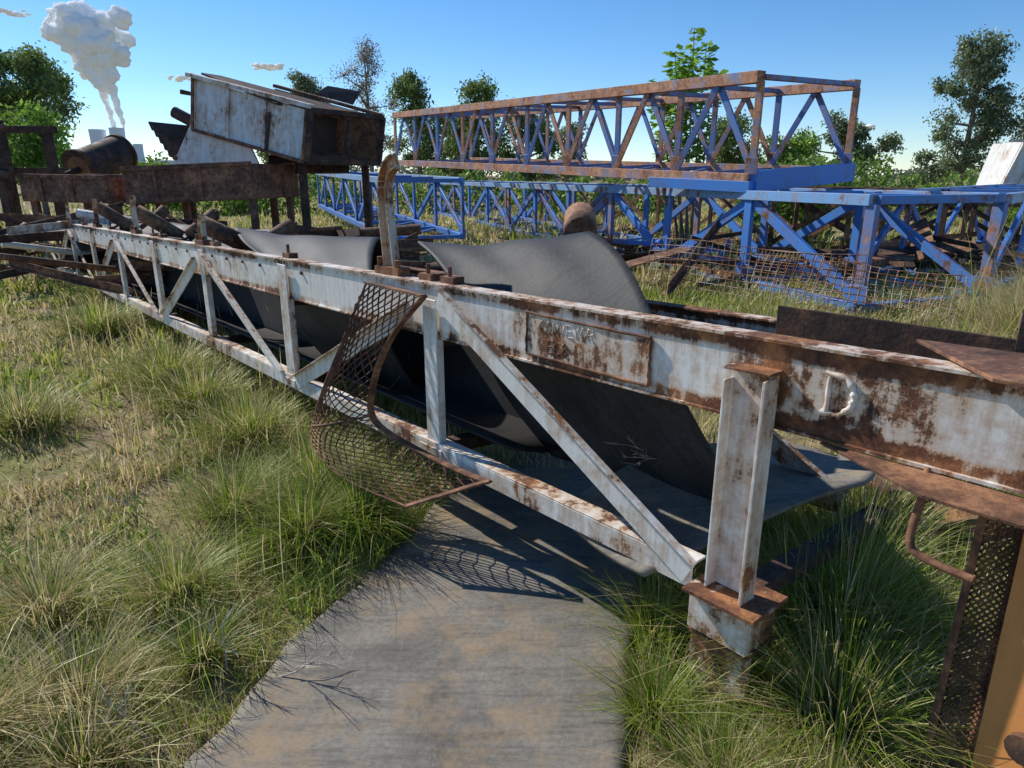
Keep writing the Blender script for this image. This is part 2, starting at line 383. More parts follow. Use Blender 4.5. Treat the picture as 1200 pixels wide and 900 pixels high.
# ------------------------------------------------------------------ belts
def drape(name,L,R,mat,nu=28,nv=56,thick=.014,sag=.02,rip=.006):
    l=catmull(L,nv); r=catmull(R,nv); mb=MB()
    def fn(u,v):
        j=round(v*nv); p=l[j].lerp(r[j],u)
        z=-sag*4*u*(1-u)+rip*math.sin(9*u+5*v)+rip*.8*math.sin(17*u-8*v)*math.sin(3*v)
        return T(p.x,p.y,p.z+z)
    mb.grid(fn,nu,nv,0,None,True)
    return mb.build(name,[mat],None,solid=thick)
drape('draped_conveyor_belt',
  [(2.75,2.62,.85),(2.5,2.35,1.18),(2.33,2.05,1.305),(1.95,1.90,1.25),(1.62,1.80,1.13),(1.52,1.80,.98),(1.45,1.95,.65),(1.3,2.1,.36)],
  [(1.45,2.72,.85),(1.36,2.5,1.22),(1.22,2.22,1.39),(.86,2.03,1.33),(.52,1.83,1.14),(.42,1.80,.98),(.30,1.95,.65),(.25,2.1,.46)],RUB,sag=.03)
drape('draped_conveyor_belt',
  [(6.3,2.6,.95),(6.0,2.4,1.2),(5.7,2.2,1.27),(4.8,1.95,1.2),(3.95,1.80,1.11),(3.8,1.80,.95),(3.7,1.95,.6),(3.6,2.1,.36)],
  [(3.5,2.65,.95),(3.3,2.45,1.22),(3.05,2.22,1.29),(2.75,2.0,1.24),(2.42,1.80,1.12),(2.4,1.80,.95),(2.4,1.95,.6),(2.4,2.1,.36)],RUB,sag=.03)
drape('draped_conveyor_belt',
  [(14.5,2.6,1.12),(14.5,2.45,1.20),(14.5,2.2,1.10),(14.5,1.95,1.15),(14.5,1.80,1.16)],
  [(5.9,2.62,1.12),(5.9,2.45,1.20),(5.9,2.2,1.06),(5.9,1.95,1.12),(5.9,1.80,1.15)],RUBD,60,16,.014,0,.03)
drape('return_conveyor_belt',
  [(1.2,n0+.10,.50),(1.2,n0+.35,.42),(1.2,n0+.65,.42),(1.2,n0+.92,.55)],
  [(14.5,n0+.10,.55),(14.5,n0+.35,.45),(14.5,n0+.65,.45),(14.5,n0+.92,.6)],RUBD,60,12,.014,0)
drape('hanging_conveyor_belt',
  [(.9,n0+.62,.95),(1.0,n0+.6,.7),(.9,n0+.55,.36)],
  [(14.5,n0+.5,.98),(14.5,n0+.45,.7),(14.5,n0+.4,.45)],RUBD,60,12,.012,0)
def slab():
    mb=MB(); a=Vector((.30,2.16,0)); d=Vector((.86,.50,0)).normalized(); nn=Vector((-d.y,d.x,0)); L=1.36
    def fn(u,v):
        w=.25+.05*u
        e=max(0,(u-.72)/.28); w*=math.sqrt(max(.0,1-e**2.6))+.02
        q=a+d*(u*L)+nn*((v-.5)*2*w)
        z=.36+.10*math.sin(min(1,u*1.25)*math.pi*.8)+.06*(v-.5)*math.sin(u*5)-.03*math.cos((v-.5)*3.1)
        return (q.x,q.y,z)
    mb.grid(fn,40,16,0,None,True); mb.build('loose_belt_end',[RUBM],None,solid=.016)
slab()
def strip():
    mb=MB()
    L=[(-1.25,.1),(-1.02,1.1),(-.89,1.55),(-.73,2.18),(-.50,2.75),(-.33,3.3),(-.2,3.8)]
    R=[(.18,.1),(.28,1.1),(.33,1.55),(.45,2.1),(.62,2.7),(.8,3.3),(.95,3.8)]
    l=catmull([(x,y,0) for x,y in L],60); r=catmull([(x,y,0) for x,y in R],60)
    def fn(u,v):
        p=l[round(v*60)].lerp(r[round(v*60)],u)
        if u in(0.,1.): p.x+=.012*math.sin(v*37)+.008*math.sin(v*91)
        return (p.x,p.y,.022+.010*math.sin(5*p.x+3*p.y)+.012*(abs(u-.5)*2)**6*math.sin(8*v+2*u))
    mb.grid(fn,24,60,0,None,True); mb.build('conveyor_belt_strip',[RUBM],None,solid=.012)
strip()

# ------------------------------------------------------------------ expanded metal guards
def expmesh(name,fn,nu,nv,parent,th=.006,mat=RUST):
    vs=[];idx={}
    def g(i,j):
        k=(i,j)
        if k not in idx:
            idx[k]=len(vs); vs.append(tuple(fn(i/(2*nu),j/(2*nv))))
        return idx[k]
    fs=[]
    for j in range(0,2*nv-1):
        for i in range(0,2*nu-1):
            if (i+j)%2==0:
                fs.append((g(i+1,j),g(i+2,j+1),g(i+1,j+2),g(i,j+1)))
    me=bpy.data.meshes.new(name); me.from_pydata(vs,[],fs); me.materials.append(mat)
    at=me.attributes.new('wear','FLOAT','POINT'); at.data.foreach_set('value',[.8]*len(vs)); me.update()
    o=link(bpy.data.objects.new(name,me),parent)
    md=o.modifiers.new('w','WIREFRAME'); md.thickness=th; md.use_even_offset=False; md.use_relative_offset=False
    return o
guard=empty('expanded_metal_guard')
gl=[(2.12,n0-.05,1.15),(2.15,n0-.14,.95),(2.20,n0-.24,.72),(2.22,n0-.33,.50),(2.10,n0-.40,.37),(1.80,n0-.40,.31),(1.36,n0-.34,.31)]
gr_=[(1.60,n0-.06,1.14),(1.78,n0-.11,.93),(1.90,n0-.16,.72),(1.92,n0-.18,.58),(1.80,n0-.17,.48),(1.45,n0-.12,.43),(1.12,n0-.08,.43)]
NV=60; Lc=catmull(gl,2*NV); Rc=catmull(gr_,2*NV)
def gfn(u,v):
    p=Lc[min(2*NV,round(v*2*NV))].lerp(Rc[min(2*NV,round(v*2*NV))],u); b=math.sin(u*math.pi)*.08*math.sin(v*math.pi)
    return T(p.x+.012*math.sin(14*v+5*u),p.y-b,p.z+.010*math.sin(11*v))
expmesh('expanded_mesh',gfn,9,24,guard,.0095)
mb=MB()
mb.tube([T(*p) for p in Lc[::4]],.006,6,0,.8)
Rr=[gfn(1,i/30) for i in range(31)]
for i in range(len(Rr)-1): mb.beam(Rr[i],Rr[i+1]+(Rr[i+1]-Rr[i])*.05,.008,.034,Nax,0,.8)
tp=[T(*Lc[0]),T(*Rc[0])]; mb.beam(tp[0],tp[1],.035,.008,UP,0,.8)
bt=[T(*Lc[-1]),T(*Rc[-1])]; mb.beam(bt[0],bt[1],.03,.008,UP,0,.8)
mid=[gfn(u/10,.55) for u in range(11)]; mb.tube(mid,.007,6,0,.8)
mb.build('guard_frame',[RUST],guard)

mb=MB()
P=[(.955,1.44,.96),(.940,1.42,.90),(.918,1.40,.84),(.908,1.385,.80),(.915,1.37,.782),(.945,1.33,.775),(.985,1.27,.775)]
mb.tube(catmull(P,24),.0095,10,0,.8); mb.build('bent_rod_handle',[RUST])
eg=empty('end_guard_panel')
def sfn(u,v): return Vector((1.085,1.41,.90)).lerp(Vector((1.175,1.40,.88)),u).lerp(Vector((1.065,1.40,.02)).lerp(Vector((1.165,1.39,.02)),u),v)
expmesh('expanded_mesh',sfn,5,46,eg,.008)
mb=MB()
mb.beam((1.082,1.41,.92),(1.060,1.40,.0),.008,.02,(0,1,0),0,.8); mb.beam((1.182,1.40,.92),(1.172,1.39,.0),.014,.03,(0,1,0),0,.8)
mb.build('panel_edges',[RUST],eg,bevel=.001)
mb=MB()
mb.quad((1.125,1.32,.0),(1.36,.70,.0),(1.40,.74,.80),(1.135,1.35,.88),.012,0,.44)
mb.tube([(1.165,1.24,.36),(1.145,1.23,.36)],.035,12,1,.5)
mb.build('rust_plate',[RUSTO,RUSTD],eg,bevel=.002)

# ------------------------------------------------------------------ background steelwork
def lattice(name,P0,P1,W,Hh,nb,mats,ch=.12,mm=.08,pattern='W',parent=None):
    P0=Vector(P0);P1=Vector(P1);W=Vector(W);Hh=Vector(Hh); mb=MB(); R=random.Random(int(P0.x*100)+7)
    for k,(off) in enumerate((Vector(),W)):
        nrm=W.normalized()
        a0=P0+off;a1=P1+off;b0=a0+Hh;b1=a1+Hh
        mb.beam(a0,a1,ch,ch,UP,1 if pattern=='W' else 0,.5,seg=12)
        mb.beam(b0,b1,ch*1.05,ch,UP,1,.55,seg=12)
        for i in range(nb+1):
            t=i/nb; p=a0.lerp(a1,t); mb.beam(p+Hh*.04,p+Hh*.96,mm*1.1,mm*.5,nrm,3 if i%3==0 else 0,R.uniform(.42,.6))
            mb.beam(p+Hh*.05-nrm*.035,p+Hh*.22-nrm*.035,mm*2.0,.012,nrm,0,.6)
            if i<nb:
                q=a0.lerp(a1,(i+1)/nb)
                if pattern=='W':
                    m=(p+q)/2
                    mb.beam(p+Hh*.05+nrm*.03,m+Hh*.95+nrm*.03,mm,mm*.35,nrm,R.choice((2,2,2,3)),R.uniform(.4,.58))
                    mb.beam(m+Hh*.95-nrm*.03,q+Hh*.05-nrm*.03,mm,mm*.35,nrm,R.choice((2,2,2,3)),R.uniform(.4,.58))
                elif i%2==0: mb.beam(p+Hh*.05+nrm*.04,q+Hh*.95+nrm*.04,mm,mm*.5,nrm,2,R.uniform(.42,.6))
                else: mb.beam(p+Hh*.95+nrm*.04,q+Hh*.05+nrm*.04,mm,mm*.5,nrm,2,R.uniform(.42,.6))
    for i in range(nb+1):
        t=i/nb
        for h in (0.0,1.0):
            p=P0.lerp(P1,t)+Hh*h; mb.beam(p+W*.02,p+W*.98,mm,mm*.7,UP,0,.5)
        if i<nb:
            p=P0.lerp(P1,t); q=P0.lerp(P1,(i+1)/nb)+W; mb.beam(p+Vector((0,0,-.01)),q+Vector((0,0,-.01)),mm*.6,mm*.4,UP,2,.5)
    return mb.build(name,mats,parent,bevel=.004)
lattice('steel_lattice_girder',(3.5,10.42,1.55),(-3.63,22.6,2.0),(2.25,1.9,.12),(0,0,1.38),9,[BLUER,REDR,BLUER,REDR],.16,.10,'W')
mb=MB()
mb.beam((3.5,10.38,1.52),(5.85,12.35,1.66),.16,.30,UP,0,.42)
mb.beam((3.5,10.34,1.44),(2.4,12.2,1.5),.16,.16,UP,0,.42); mb.build('girder_end_beam',[BLUE],bpy.data.objects['steel_lattice_girder'],bevel=.004)
D=Vector((-.318,.948,0)); P0=Vector((4.2,8.2,.06))
lattice('blue_steel_frame',P0,P0+D*27,(2.0,.75,0),(0,0,1.27),12,[BLUE,LBLUE,BLUE,BLUER],.13,.14,'Z')
lattice('blue_steel_frame',(6.4,9.2,.06),(13.6,16.5,.10),(-1.1,1.3,0),(0,0,1.25),5,[BLUE,LBLUE,BLUE,BLUER],.13,.12,'Z')
lattice('blue_steel_frame',(-2.6,15.0,.3),(-7.5,27.5,.5),(1.5,.6,0),(0,0,1.2),6,[BLUE,LBLUE,BLUE,BLUE],.13,.12,'Z')
lattice('rusted_steel_frame',(8.0,13.0,.05),(1.0,24.0,.05),(1.2,1.0,0),(0,0,1.25),7,[RUST,RUSTD,RUST,RUSTD],.12,.09,'Z')
lattice('rusted_steel_frame',(14.0,13.5,.05),(6.5,15.5,.05),(.3,1.3,0),(0,0,1.0),5,[RUST,RUST,RUSTD,RUST],.12,.09,'Z')
def chute():
    e=empty('steel_chute'); mb=MB()
    A=Vector((-6.45,15.1,3.50));B=Vector((-3.85,13.85,2.78));C=Vector((-3.97,13.75,1.85));Dd=Vector((-6.5,14.9,2.50))
    off=Vector((1.05,1.75,.0)); 
    mb.quad(Dd,C,B,A,.05,0,.5)
    mb.quad(A+off,B+off,C+off,Dd+off,.05,1,.5)
    mb.quad(C+off*.02,Dd+off*.02,Dd+off*.98,C+off*.98,.05,1,.5)
    for t in (0,.33,.66,1): 
        p=A.lerp(B,t)*1; q=Dd.lerp(C,t)
        mb.beam(p+Vector((-.02,-.07,0)),q+Vector((-.02,-.07,0)),.05,.06,(0,1,0),0 if t in(.33,.66) else 1,.6)
    mb.beam(A+Vector((-.1,-.05,.06)),B+Vector((.1,-.05,.06)),.18,.08,UP,0,.55); mb.beam(Dd+Vector((0,-.07,0)),C+Vector((0,-.07,0)),.1,.06,UP,1,.7)
    mb.beam(A+off+Vector((0,0,.06)),B+off+Vector((0,0,.06)),.14,.07,UP,1,.6)
    mb.quad(A+off*.3+Vector((0,0,.10)),B+off*.2+Vector((-.7,.2,.12)),B+off+Vector((-.3,0,.06)),A+off+Vector((0,0,-.05)),.04,2,.6)
    mb.quad(A+Vector((.1,.08,.10)),B+Vector((-.6,.08,.12)),B+off*.3+Vector((-.7,.1,.14)),A+off*.3+Vector((0,0,.10)),.04,2,.6)
    mb.quad(A+off*.8+Vector((1.2,0,-.15)),A+off*.9+Vector((1.9,0,-.35)),A+off*1.1+Vector((1.8,0,-.05)),A+off*1.0+Vector((1.2,0,.05)),.04,2,.4)
    for a,b in((B,C),(B+off,C+off),(B,B+off),(C,C+off),(B.lerp(B+off,.5),C.lerp(C+off,.5))):
        mb.beam(a+Vector((.06,-.06,0)),b+Vector((.06,-.06,0)),.1,.1,(1,0,0),2,.6)
    mb.quad(C+off*.05-Vector((.9,-.2,-.2)),C+off*.95-Vector((.9,-.2,-.2)),B+off*.95-Vector((.9,-.2,.0)),B+off*.05-Vector((.9,-.2,.0)),.04,2,.2)
    mb.quad((-7.2,15.1,1.7),(-5.0,14.3,1.72),(-5.2,14.4,2.15),(-6.6,15.0,2.62),.05,0,.45)
    mb.quad((-5.0,14.6,1.65),(-3.4,14.9,1.65),(-3.4,15.1,1.95),(-5.0,14.8,2.0),.05,2,.4)
    mb.tube([(-6.9,14.75,1.95),(-6.9,14.70,1.95)],.05,8,1,.8)
    for p in((-6.9,15.2),(-4.1,14.0),(-3.2,15.6),(-5.6,16.6)): mb.beam((p[0],p[1],0),(p[0],p[1],1.9),.14,.14,(1,0,0),2,.5)
    mb.build('chute_body',[WHITE2,RUST,RUSTD],e,bevel=.005)
    mb=MB()
    for k in range(5):
        a=Vector((-7.3-.12*k,15.3+.1*k,2.0+.14*k)); mb.quad(a,a+Vector((.9,.2,-.35)),a+Vector((1.0,.3,.05)),a+Vector((-.1,.1,.35-.05*k)),.05,0,.4)
    mb.tube([(-7.2,15.6,2.9),(-6.6,15.5,2.6),(-6.2,15.4,2.3)],.12,10,0,.4)
    mb.tube([(-7.0,15.6,3.3),(-6.75,15.6,3.25),(-6.6,15.5,2.8),(-6.65,15.4,2.5)],.05,8,0,.4)
    mb.build('bent_scrap_plates',[RUSTD],e)
chute()
def trough(name,a,b,c,h,mat,rim=.08):
    a=Vector(a);b=Vector(b);c=Vector(c);H_=Vector((0,0,h)); mb=MB(); ct=c*1
    mb.quad(a,b,b+H_,a+H_,.04,0,.6); mb.quad(a+ct,b+ct,b+ct+H_,a+ct+H_,.04,0,.6); mb.quad(a,a+ct,b+ct,b,.04,0,.6)
    mb.quad(a,a+ct,a+ct+H_,a+H_,.035,0,.6); mb.quad(b,b+ct,b+ct+H_,b+H_,.035,0,.6)
    for p,q in((a,b),(a+ct,b+ct)): mb.beam(p+H_,q+H_,rim*1.6,rim,UP,0,.7)
    for t in(.25,.6): mb.beam(a.lerp(b,t)+Vector((0,-.03,0)),a.lerp(b,t)+H_+Vector((0,-.03,0)),.06,.07,(0,1,0),0,.6)
    for t in(.05,.95):
        for k in(.1,.9): 
            p=a.lerp(b,t)+ct*k; mb.beam((p.x,p.y,0),p,.12,.12,(1,0,0),0,.5)
    return mb.build(name,[mat],None,bevel=.004)
TR=rusty('maroon_rusted_steel',(.18,.085,.06),grime=(.10,.055,.04),thr=.50,soft=.1,gr=.3,rustmid=(.18,.082,.05),rustlight=(.44,.21,.11),halo_c=(.22,.11,.065))
trough('rusted_steel_trough',(-7.2,13.2,1.1),(-4.85,13.3,1.2),(.4,1.5,0),.62,TR)
trough('rusted_steel_trough',(-9.4,13.6,1.15),(-7.5,13.2,1.12),(.3,1.6,0),.45,TR)
mb=MB()
for x in(-12.0,-11.0,-10.0):
    for y in(14.0,15.6): mb.beam((x,y,0),(x,y,2.6),.16,.16,(1,0,0),0,.5)
for z in(1.7,2.55):
    for y in(14.0,15.6): mb.beam((-12.2,y,z),(-9.8,y,z),.14,.14,UP,0,.5)
mb.quad((-12.0,13.9,1.8),(-10.6,13.9,1.8),(-10.8,13.9,2.5),(-12.0,13.9,2.7),.05,0,.4)
mb.beam((-12.2,14,2.3),(-9.7,13.8,1.6),.12,.12,UP,0,.5); mb.beam((-12.2,13.8,1.4),(-9.7,13.9,2.5),.08,.08,UP,0,.5)
mb.build('rusted_hopper_frame',[RUSTD],None,bevel=.004)
mb=MB(); a=Vector((-10.2,16.9,1.75)); b=Vector((-9.9,18.2,2.15)); d=(b-a).normalized()
mb.tube([a,b],.42,28,0,.5); mb.tube([a-d*.03,a+d*.05],.46,28,0,.7); mb.tube([b-d*.05,b+d*.03],.46,28,0,.7); mb.tube([a-d*.5,a],.07,12,0,.7)
mb.tube([a-d*.035,a-d*.02],.3,24,1,.2)
for x in(-10.4,-9.8): mb.beam((x,17.4,0),(x,17.5,1.6),.2,.2,(1,0,0),0,.5)
mb.build('pulley_drum',[RUSTD,RUST],None)
def scrap(name,cx,cy,rx,ry,n,zmax,mats,seed,lmin=1.2,lmax=3.2):
    r=random.Random(seed); mb=MB()
    for i in range(n):
        x=cx+r.uniform(-rx,rx); y=cy+r.uniform(-ry,ry); z=r.uniform(.12,zmax)*(1-.5*abs(x-cx)/rx)
        a=r.uniform(0,math.pi); L=r.uniform(lmin,lmax)/2; t=r.gauss(0,.12)
        d=Vector((math.cos(a),math.sin(a),t)); c=Vector((x,y,max(z,abs(L*t)+.1)))
        k=r.random(); mi=r.randrange(len(mats))
        if k<.35: mb.tube([c-d*L,c+d*L],r.uniform(.03,.08),12,mi,r.uniform(.3,.8))
        elif k<.75:
            w_=r.uniform(.06,.12); mb.beam(c-d*L,c+d*L,w_,.012,UP,mi,.6); mb.beam(c-d*L+Vector((0,0,w_/2)),c+d*L+Vector((0,0,w_/2)),.012,w_,UP,mi,.6)
        else: mb.beam(c-d*L*.5,c+d*L*.5,r.uniform(.2,.5),.02,Vector((r.uniform(-1,1),r.uniform(-1,1),1)),mi,.6)
    return mb.build(name,mats,None)
scrap('scrap_steel_pile',-3.4,9.6,1.9,1.6,46,1.0,[RUSTD,RUST,RUST],3)
scrap('scrap_steel_pile',-6.6,11.3,2.4,1.0,46,1.15,[RUSTD,RUST,WHITE2],5)
scrap('scrap_steel_pile',7.5,11.5,2.6,1.6,40,.5,[RUST,RUSTD,RUST],8)
scrap('scrap_steel_pile',2.6,12.5,1.6,2.5,26,.4,[RUSTD,RUST,BLUE],9)
scrap('scrap_steel_pile',3.2,5.9,.7,.4,7,.18,[RUSTD,RUST],12,.5,1.0)
scrap('scrap_steel_pile',2.3,2.75,.5,.3,7,.35,[RUST,RUSTD],21,.5,1.1)
scrap('scrap_steel_pile',-11.5,12.3,1.3,1.6,22,.5,[RUST,RUSTD],14)
mb=MB()
GALV=rusty('galvanised_wire',(.36,.36,.34),thr=.55,gr=.5)
def wp(a,b,h,leanv,nx,nz):
    a=Vector(a);b=Vector(b);hv=Vector((leanv[0],leanv[1],h))
    def q(u,v): 
        p=a.lerp(b,u)+hv*v; p.z+=.03*math.sin(u*7)*v; p.y+=.04*math.sin(u*9+v*3); return p
    for i in range(nx+1): mb.tube([q(i/nx,k/4) for k in range(5)],.006,4,0,.6,False)
    for j in range(nz+1): mb.tube([q(i/10,j/nz) for i in range(11)],.006,4,0,.6,False)
wp((1.9,9.9,.05),(3.85,7.6,.05),.68,(.15,.2),30,8)
wp((2.9,8.3,.35),(4.6,6.9,.20),.35,(.3,.5),24,6)
mb.build('welded_wire_panel',[GALV])
mb=MB()
def hp(x,y,z): return (x+.75,y,z-.05)
mb.quad(hp(12.3,19,1.35),hp(14.4,18.2,1.35),hp(14.4,18.2,2.45),hp(12.6,18.9,2.5),.05,0,.4)
mb.quad(hp(12.3,19,1.35),hp(12.7,20.6,1.35),hp(12.9,20.5,2.5),hp(12.6,18.9,2.5),.05,0,.4)
for i in range(7):
    t=i/6; mb.beam(Vector(hp(12.3,18.94,1.38)).lerp(Vector(hp(14.4,18.14,1.38)),t),Vector(hp(12.6,18.84,2.48)).lerp(Vector(hp(14.4,18.14,2.43)),t),.06,.06,(0,1,0),0,.5)
mb.beam(hp(12.2,18.9,2.52),hp(14.5,18.1,2.5),.14,.06,UP,0,.6)
for x,y in((13.3,19.1),(15.0,18.4),(13.8,20.4)): mb.beam((x,y,0),(x,y,1.30),.12,.12,(1,0,0),1,.5)
mb.build('steel_hopper_panel',[WHITE2,RUSTD],None)

# ------------------------------------------------------------------ vegetation (numpy)
def npmesh(name,V,quads,tris,cols,mat,parent=None):
    me=bpy.data.meshes.new(name); nq=len(quads); ntr=len(tris)
    me.vertices.add(len(V)); me.vertices.foreach_set('co',V.astype(np.float32).ravel())
    loops=np.concatenate([quads.ravel(),tris.ravel()]) if ntr else quads.ravel()
    me.loops.add(len(loops)); me.loops.foreach_set('vertex_index',loops.astype(np.int32))
    me.polygons.add(nq+ntr)
    st=np.concatenate([np.arange(nq)*4,nq*4+np.arange(ntr)*3]); me.polygons.foreach_set('loop_start',st.astype(np.int32))
    me.update(calc_edges=True)
    ca=me.attributes.new('Col','FLOAT_COLOR','POINT'); c=np.ones((len(V),4),np.float32); c[:,:3]=cols; ca.data.foreach_set('color',c.ravel())
    me.materials.append(mat); return link(bpy.data.objects.new(name,me),parent)
def blades(name,x,y,h,w,lean,az,c0,c1):
    n=len(x); tt=np.array([0,.38,.72,1.0]); ww=np.array([1,.85,.5,0])
    dx,dy=np.cos(az),np.sin(az); fa=az+np.pi/2+rng.uniform(-.6,.6,n); wx,wy=np.cos(fa)*w/2,np.sin(fa)*w/2
    V=np.zeros((n,7,3)); C=np.zeros((n,7,3)); k=0
    for i,t in enumerate(tt):
        px=x+dx*lean*h*t**1.8; py=y+dy*lean*h*t**1.8; pz=h*(t-.32*np.minimum(lean,1.6)*t**2.4)
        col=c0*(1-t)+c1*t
        if i<3:
            V[:,k]=np.stack([px-wx*ww[i],py-wy*ww[i],pz],1); V[:,k+1]=np.stack([px+wx*ww[i],py+wy*ww[i],pz],1); C[:,k]=col;C[:,k+1]=col; k+=2
        else: V[:,k]=np.stack([px,py,pz],1); C[:,k]=col
    b=(np.arange(n)*7)[:,None]
    q=np.concatenate([b+np.array([[0,1,3,2]]),b+np.array([[2,3,5,4]])]); t_=b+np.array([[4,5,6]])
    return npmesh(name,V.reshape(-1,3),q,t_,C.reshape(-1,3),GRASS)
GREENS=np.array([(.21,.33,.03),(.29,.41,.045),(.39,.48,.07),(.47,.50,.09)]); STRAW=np.array([(.80,.64,.32),(.85,.73,.44),(.62,.48,.24),(.72,.61,.29)])
def pts_in_poly(x,y,poly):
    ins=np.zeros(len(x),bool); j=len(poly)-1
    for i in range(len(poly)):
        xi,yi=poly[i]; xj,yj=poly[j]
        c=((yi>y)!=(yj>y))&(x<(xj-xi)*(y-yi)/(yj-yi+1e-9)+xi); ins^=c; j=i
    return ins
MAT=[(-1.25,.1),(-1.02,1.1),(-.88,1.55),(-.72,2.18),(-.49,2.75),(-.30,3.3),(.0,3.6),(.7,3.4),(.62,2.7),(.45,2.1),(.33,1.55),(.28,1.1),(.18,.1)]
def vnoise(x,y,sc,seed):
    r=np.random.default_rng(seed); v=np.zeros_like(x)
    for k in range(5):
        a=r.uniform(0,6.28); f=sc*r.uniform(.6,1.6)*(1+.5*k); v+=np.sin(f*(x*math.cos(a)+y*math.sin(a))+r.uniform(0,6.28))/(1+.3*k)
    return v/3
def scatter_polar(n,d0,d1,a0,a1,p=1.0):
    u=rng.random(n); d=(d0**p+(d1**p-d0**p)*u)**(1/p); a=np.radians(rng.uniform(a0,a1,n)); return d*np.sin(a),d*np.cos(a)
def grass_field(name,n,d0,d1,a0,a1,hs,w0,p,clump=.06,lean=.55,strawb=0):
    nc=n//14; cx,cy=scatter_polar(nc,d0,d1,a0,a1,p); cn=vnoise(cx,cy,1.3,3); 
    ch=hs*(.75+.5*cn)*rng.uniform(.45,1.4,nc); cs=vnoise(cx,cy,.9,8)*1.5+rng.normal(0,.45,nc)+strawb
    idx=rng.integers(0,nc,n); cr=clump*(.5+ch[idx]/hs)
    r=np.abs(rng.normal(0,1,n))*cr; a=rng.uniform(0,2*np.pi,n)
    x=cx[idx]+r*np.cos(a); y=cy[idx]+r*np.sin(a)
    d=np.hypot(x,y)
    h=np.maximum(.04,ch[idx]*rng.uniform(.4,1.15,n)); az=a+rng.normal(0,.6,n); ln=np.abs(rng.normal(lean,.3,n))
    cl=cs[idx]+np.where((x<-.9)&(y<2.4),.6,0)+np.where((x<-1.8)&(y<3.4),.35,0)+np.where((x<-2.5)&(y<8),.2,0)
    straw=(rng.random(n)<1/(1+np.exp(-(cl*2.2-.05))))
    g=GREENS[rng.integers(0,4,n)]*rng.uniform(.75,1.2,(n,1)); s=STRAW[rng.integers(0,4,n)]*rng.uniform(.8,1.1,(n,1))
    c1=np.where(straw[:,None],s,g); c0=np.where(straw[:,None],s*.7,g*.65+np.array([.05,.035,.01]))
    keep=~pts_in_poly(x,y,MAT)
    nn=x*.765+y*.644; ss=(x-.69)*-.644+(y-1.76)*.765
    h=np.where((nn>1.5)&(nn<2.75)&(ss>-.3),np.minimum(h,.28),h)
    bare=vnoise(x,y,2.2,21); keep&=~((bare>.45)&(rng.random(n)<.85)&(d<7))
    k=keep; w=w0*(d/3)**.75
    return blades(name,x[k],y[k],h[k],(w*rng.uniform(.6,1.3,n))[k],ln[k],az[k],c0[k],c1[k])
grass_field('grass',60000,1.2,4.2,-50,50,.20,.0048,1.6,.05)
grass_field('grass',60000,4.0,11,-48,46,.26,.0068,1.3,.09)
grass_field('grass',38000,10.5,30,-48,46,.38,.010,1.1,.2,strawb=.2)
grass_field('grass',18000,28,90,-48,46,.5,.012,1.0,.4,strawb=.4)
def tussock(name,cx,cy,rad,h,n,gb=.7,w=.0045,lean=.75):
    n=int(n*.8)
    r=np.abs(rng.normal(0,.5,n))*rad; a=rng.uniform(0,2*np.pi,n); x=cx+r*np.cos(a); y=cy+r*np.sin(a)
    hh=h*rng.uniform(.4,1.15,n); straw=rng.random(n)>gb
    g=GREENS[rng.integers(0,3,n)]*rng.uniform(.65,1.15,(n,1)); s=STRAW[rng.integers(0,4,n)]*rng.uniform(.8,1.1,(n,1))
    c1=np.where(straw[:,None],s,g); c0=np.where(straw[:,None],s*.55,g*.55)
    az=a+rng.normal(0,.55,n); ln=np.abs(rng.normal(lean,.4,n))
    return blades(name,x,y,hh,w*rng.uniform(.6,1.3,n),ln,az,c0,c1)
TS=[(-.72,2.85,.16,.38,1500,.88),(-.95,2.75,.15,.36,1200,.75),(-1.0,3.2,.2,.40,1400,.7),(-1.35,3.0,.2,.34,1200,.6),(-1.6,3.9,.25,.40,1500,.6),(-2.2,4.6,.25,.40,1300,.6),(-1.3,2.3,.15,.28,900,.55),(-1.75,2.2,.2,.28,800,.3),(-1.05,1.95,.1,.22,600,.6),
 (-2.7,5.2,.35,.42,1500,.6),(-4.3,7.0,.4,.42,1500,.6),(-5.4,9.4,.5,.45,1500,.6),(-3.2,4.2,.3,.34,1200,.45),(-1.35,1.75,.2,.25,700,.12),(-1.6,1.6,.2,.28,900,.08),(-1.2,1.5,.15,.22,500,.3),
 (.55,1.42,.10,.26,800,.75),(.93,1.58,.13,.46,1400,.7),(1.1,1.95,.18,.55,1500,.7),(1.25,2.2,.18,.5,1100,.65),(.80,1.34,.12,.28,900,.45),(.62,1.28,.12,.24,800,.25),(1.02,1.34,.09,.22,500,.25),(.95,2.05,.16,.45,1000,.6),(1.45,1.9,.2,.5,900,.6),(1.5,2.6,.25,.5,1000,.6),(.50,2.02,.09,.3,500,.85),(.44,1.70,.08,.26,600,.8),
 (1.9,5.4,.4,.55,1500,.75),(2.5,6.2,.4,.6,1500,.7),(1.2,6.0,.4,.55,1300,.65),(3.4,5.0,.35,.6,1300,.4),(4.3,5.6,.4,.9,1800,.15),(4.9,6.0,.4,1.0,1800,.15),(5.3,5.7,.4,1.05,1800,.12),(4.4,5.0,.4,.8,1500,.25),(3.9,4.6,.3,.6,1000,.35),(5.8,6.6,.5,1.1,1700,.1),(5.0,5.2,.4,.95,1500,.12),(-.2,6.4,.4,.7,1200,.6),(.3,7.8,.5,.8,1200,.6)]
for t in TS: tussock('grass_tussock',*t[:5],gb=t[5],w=.0042*max(1,(math.hypot(t[0],t[1])/3)**.8))
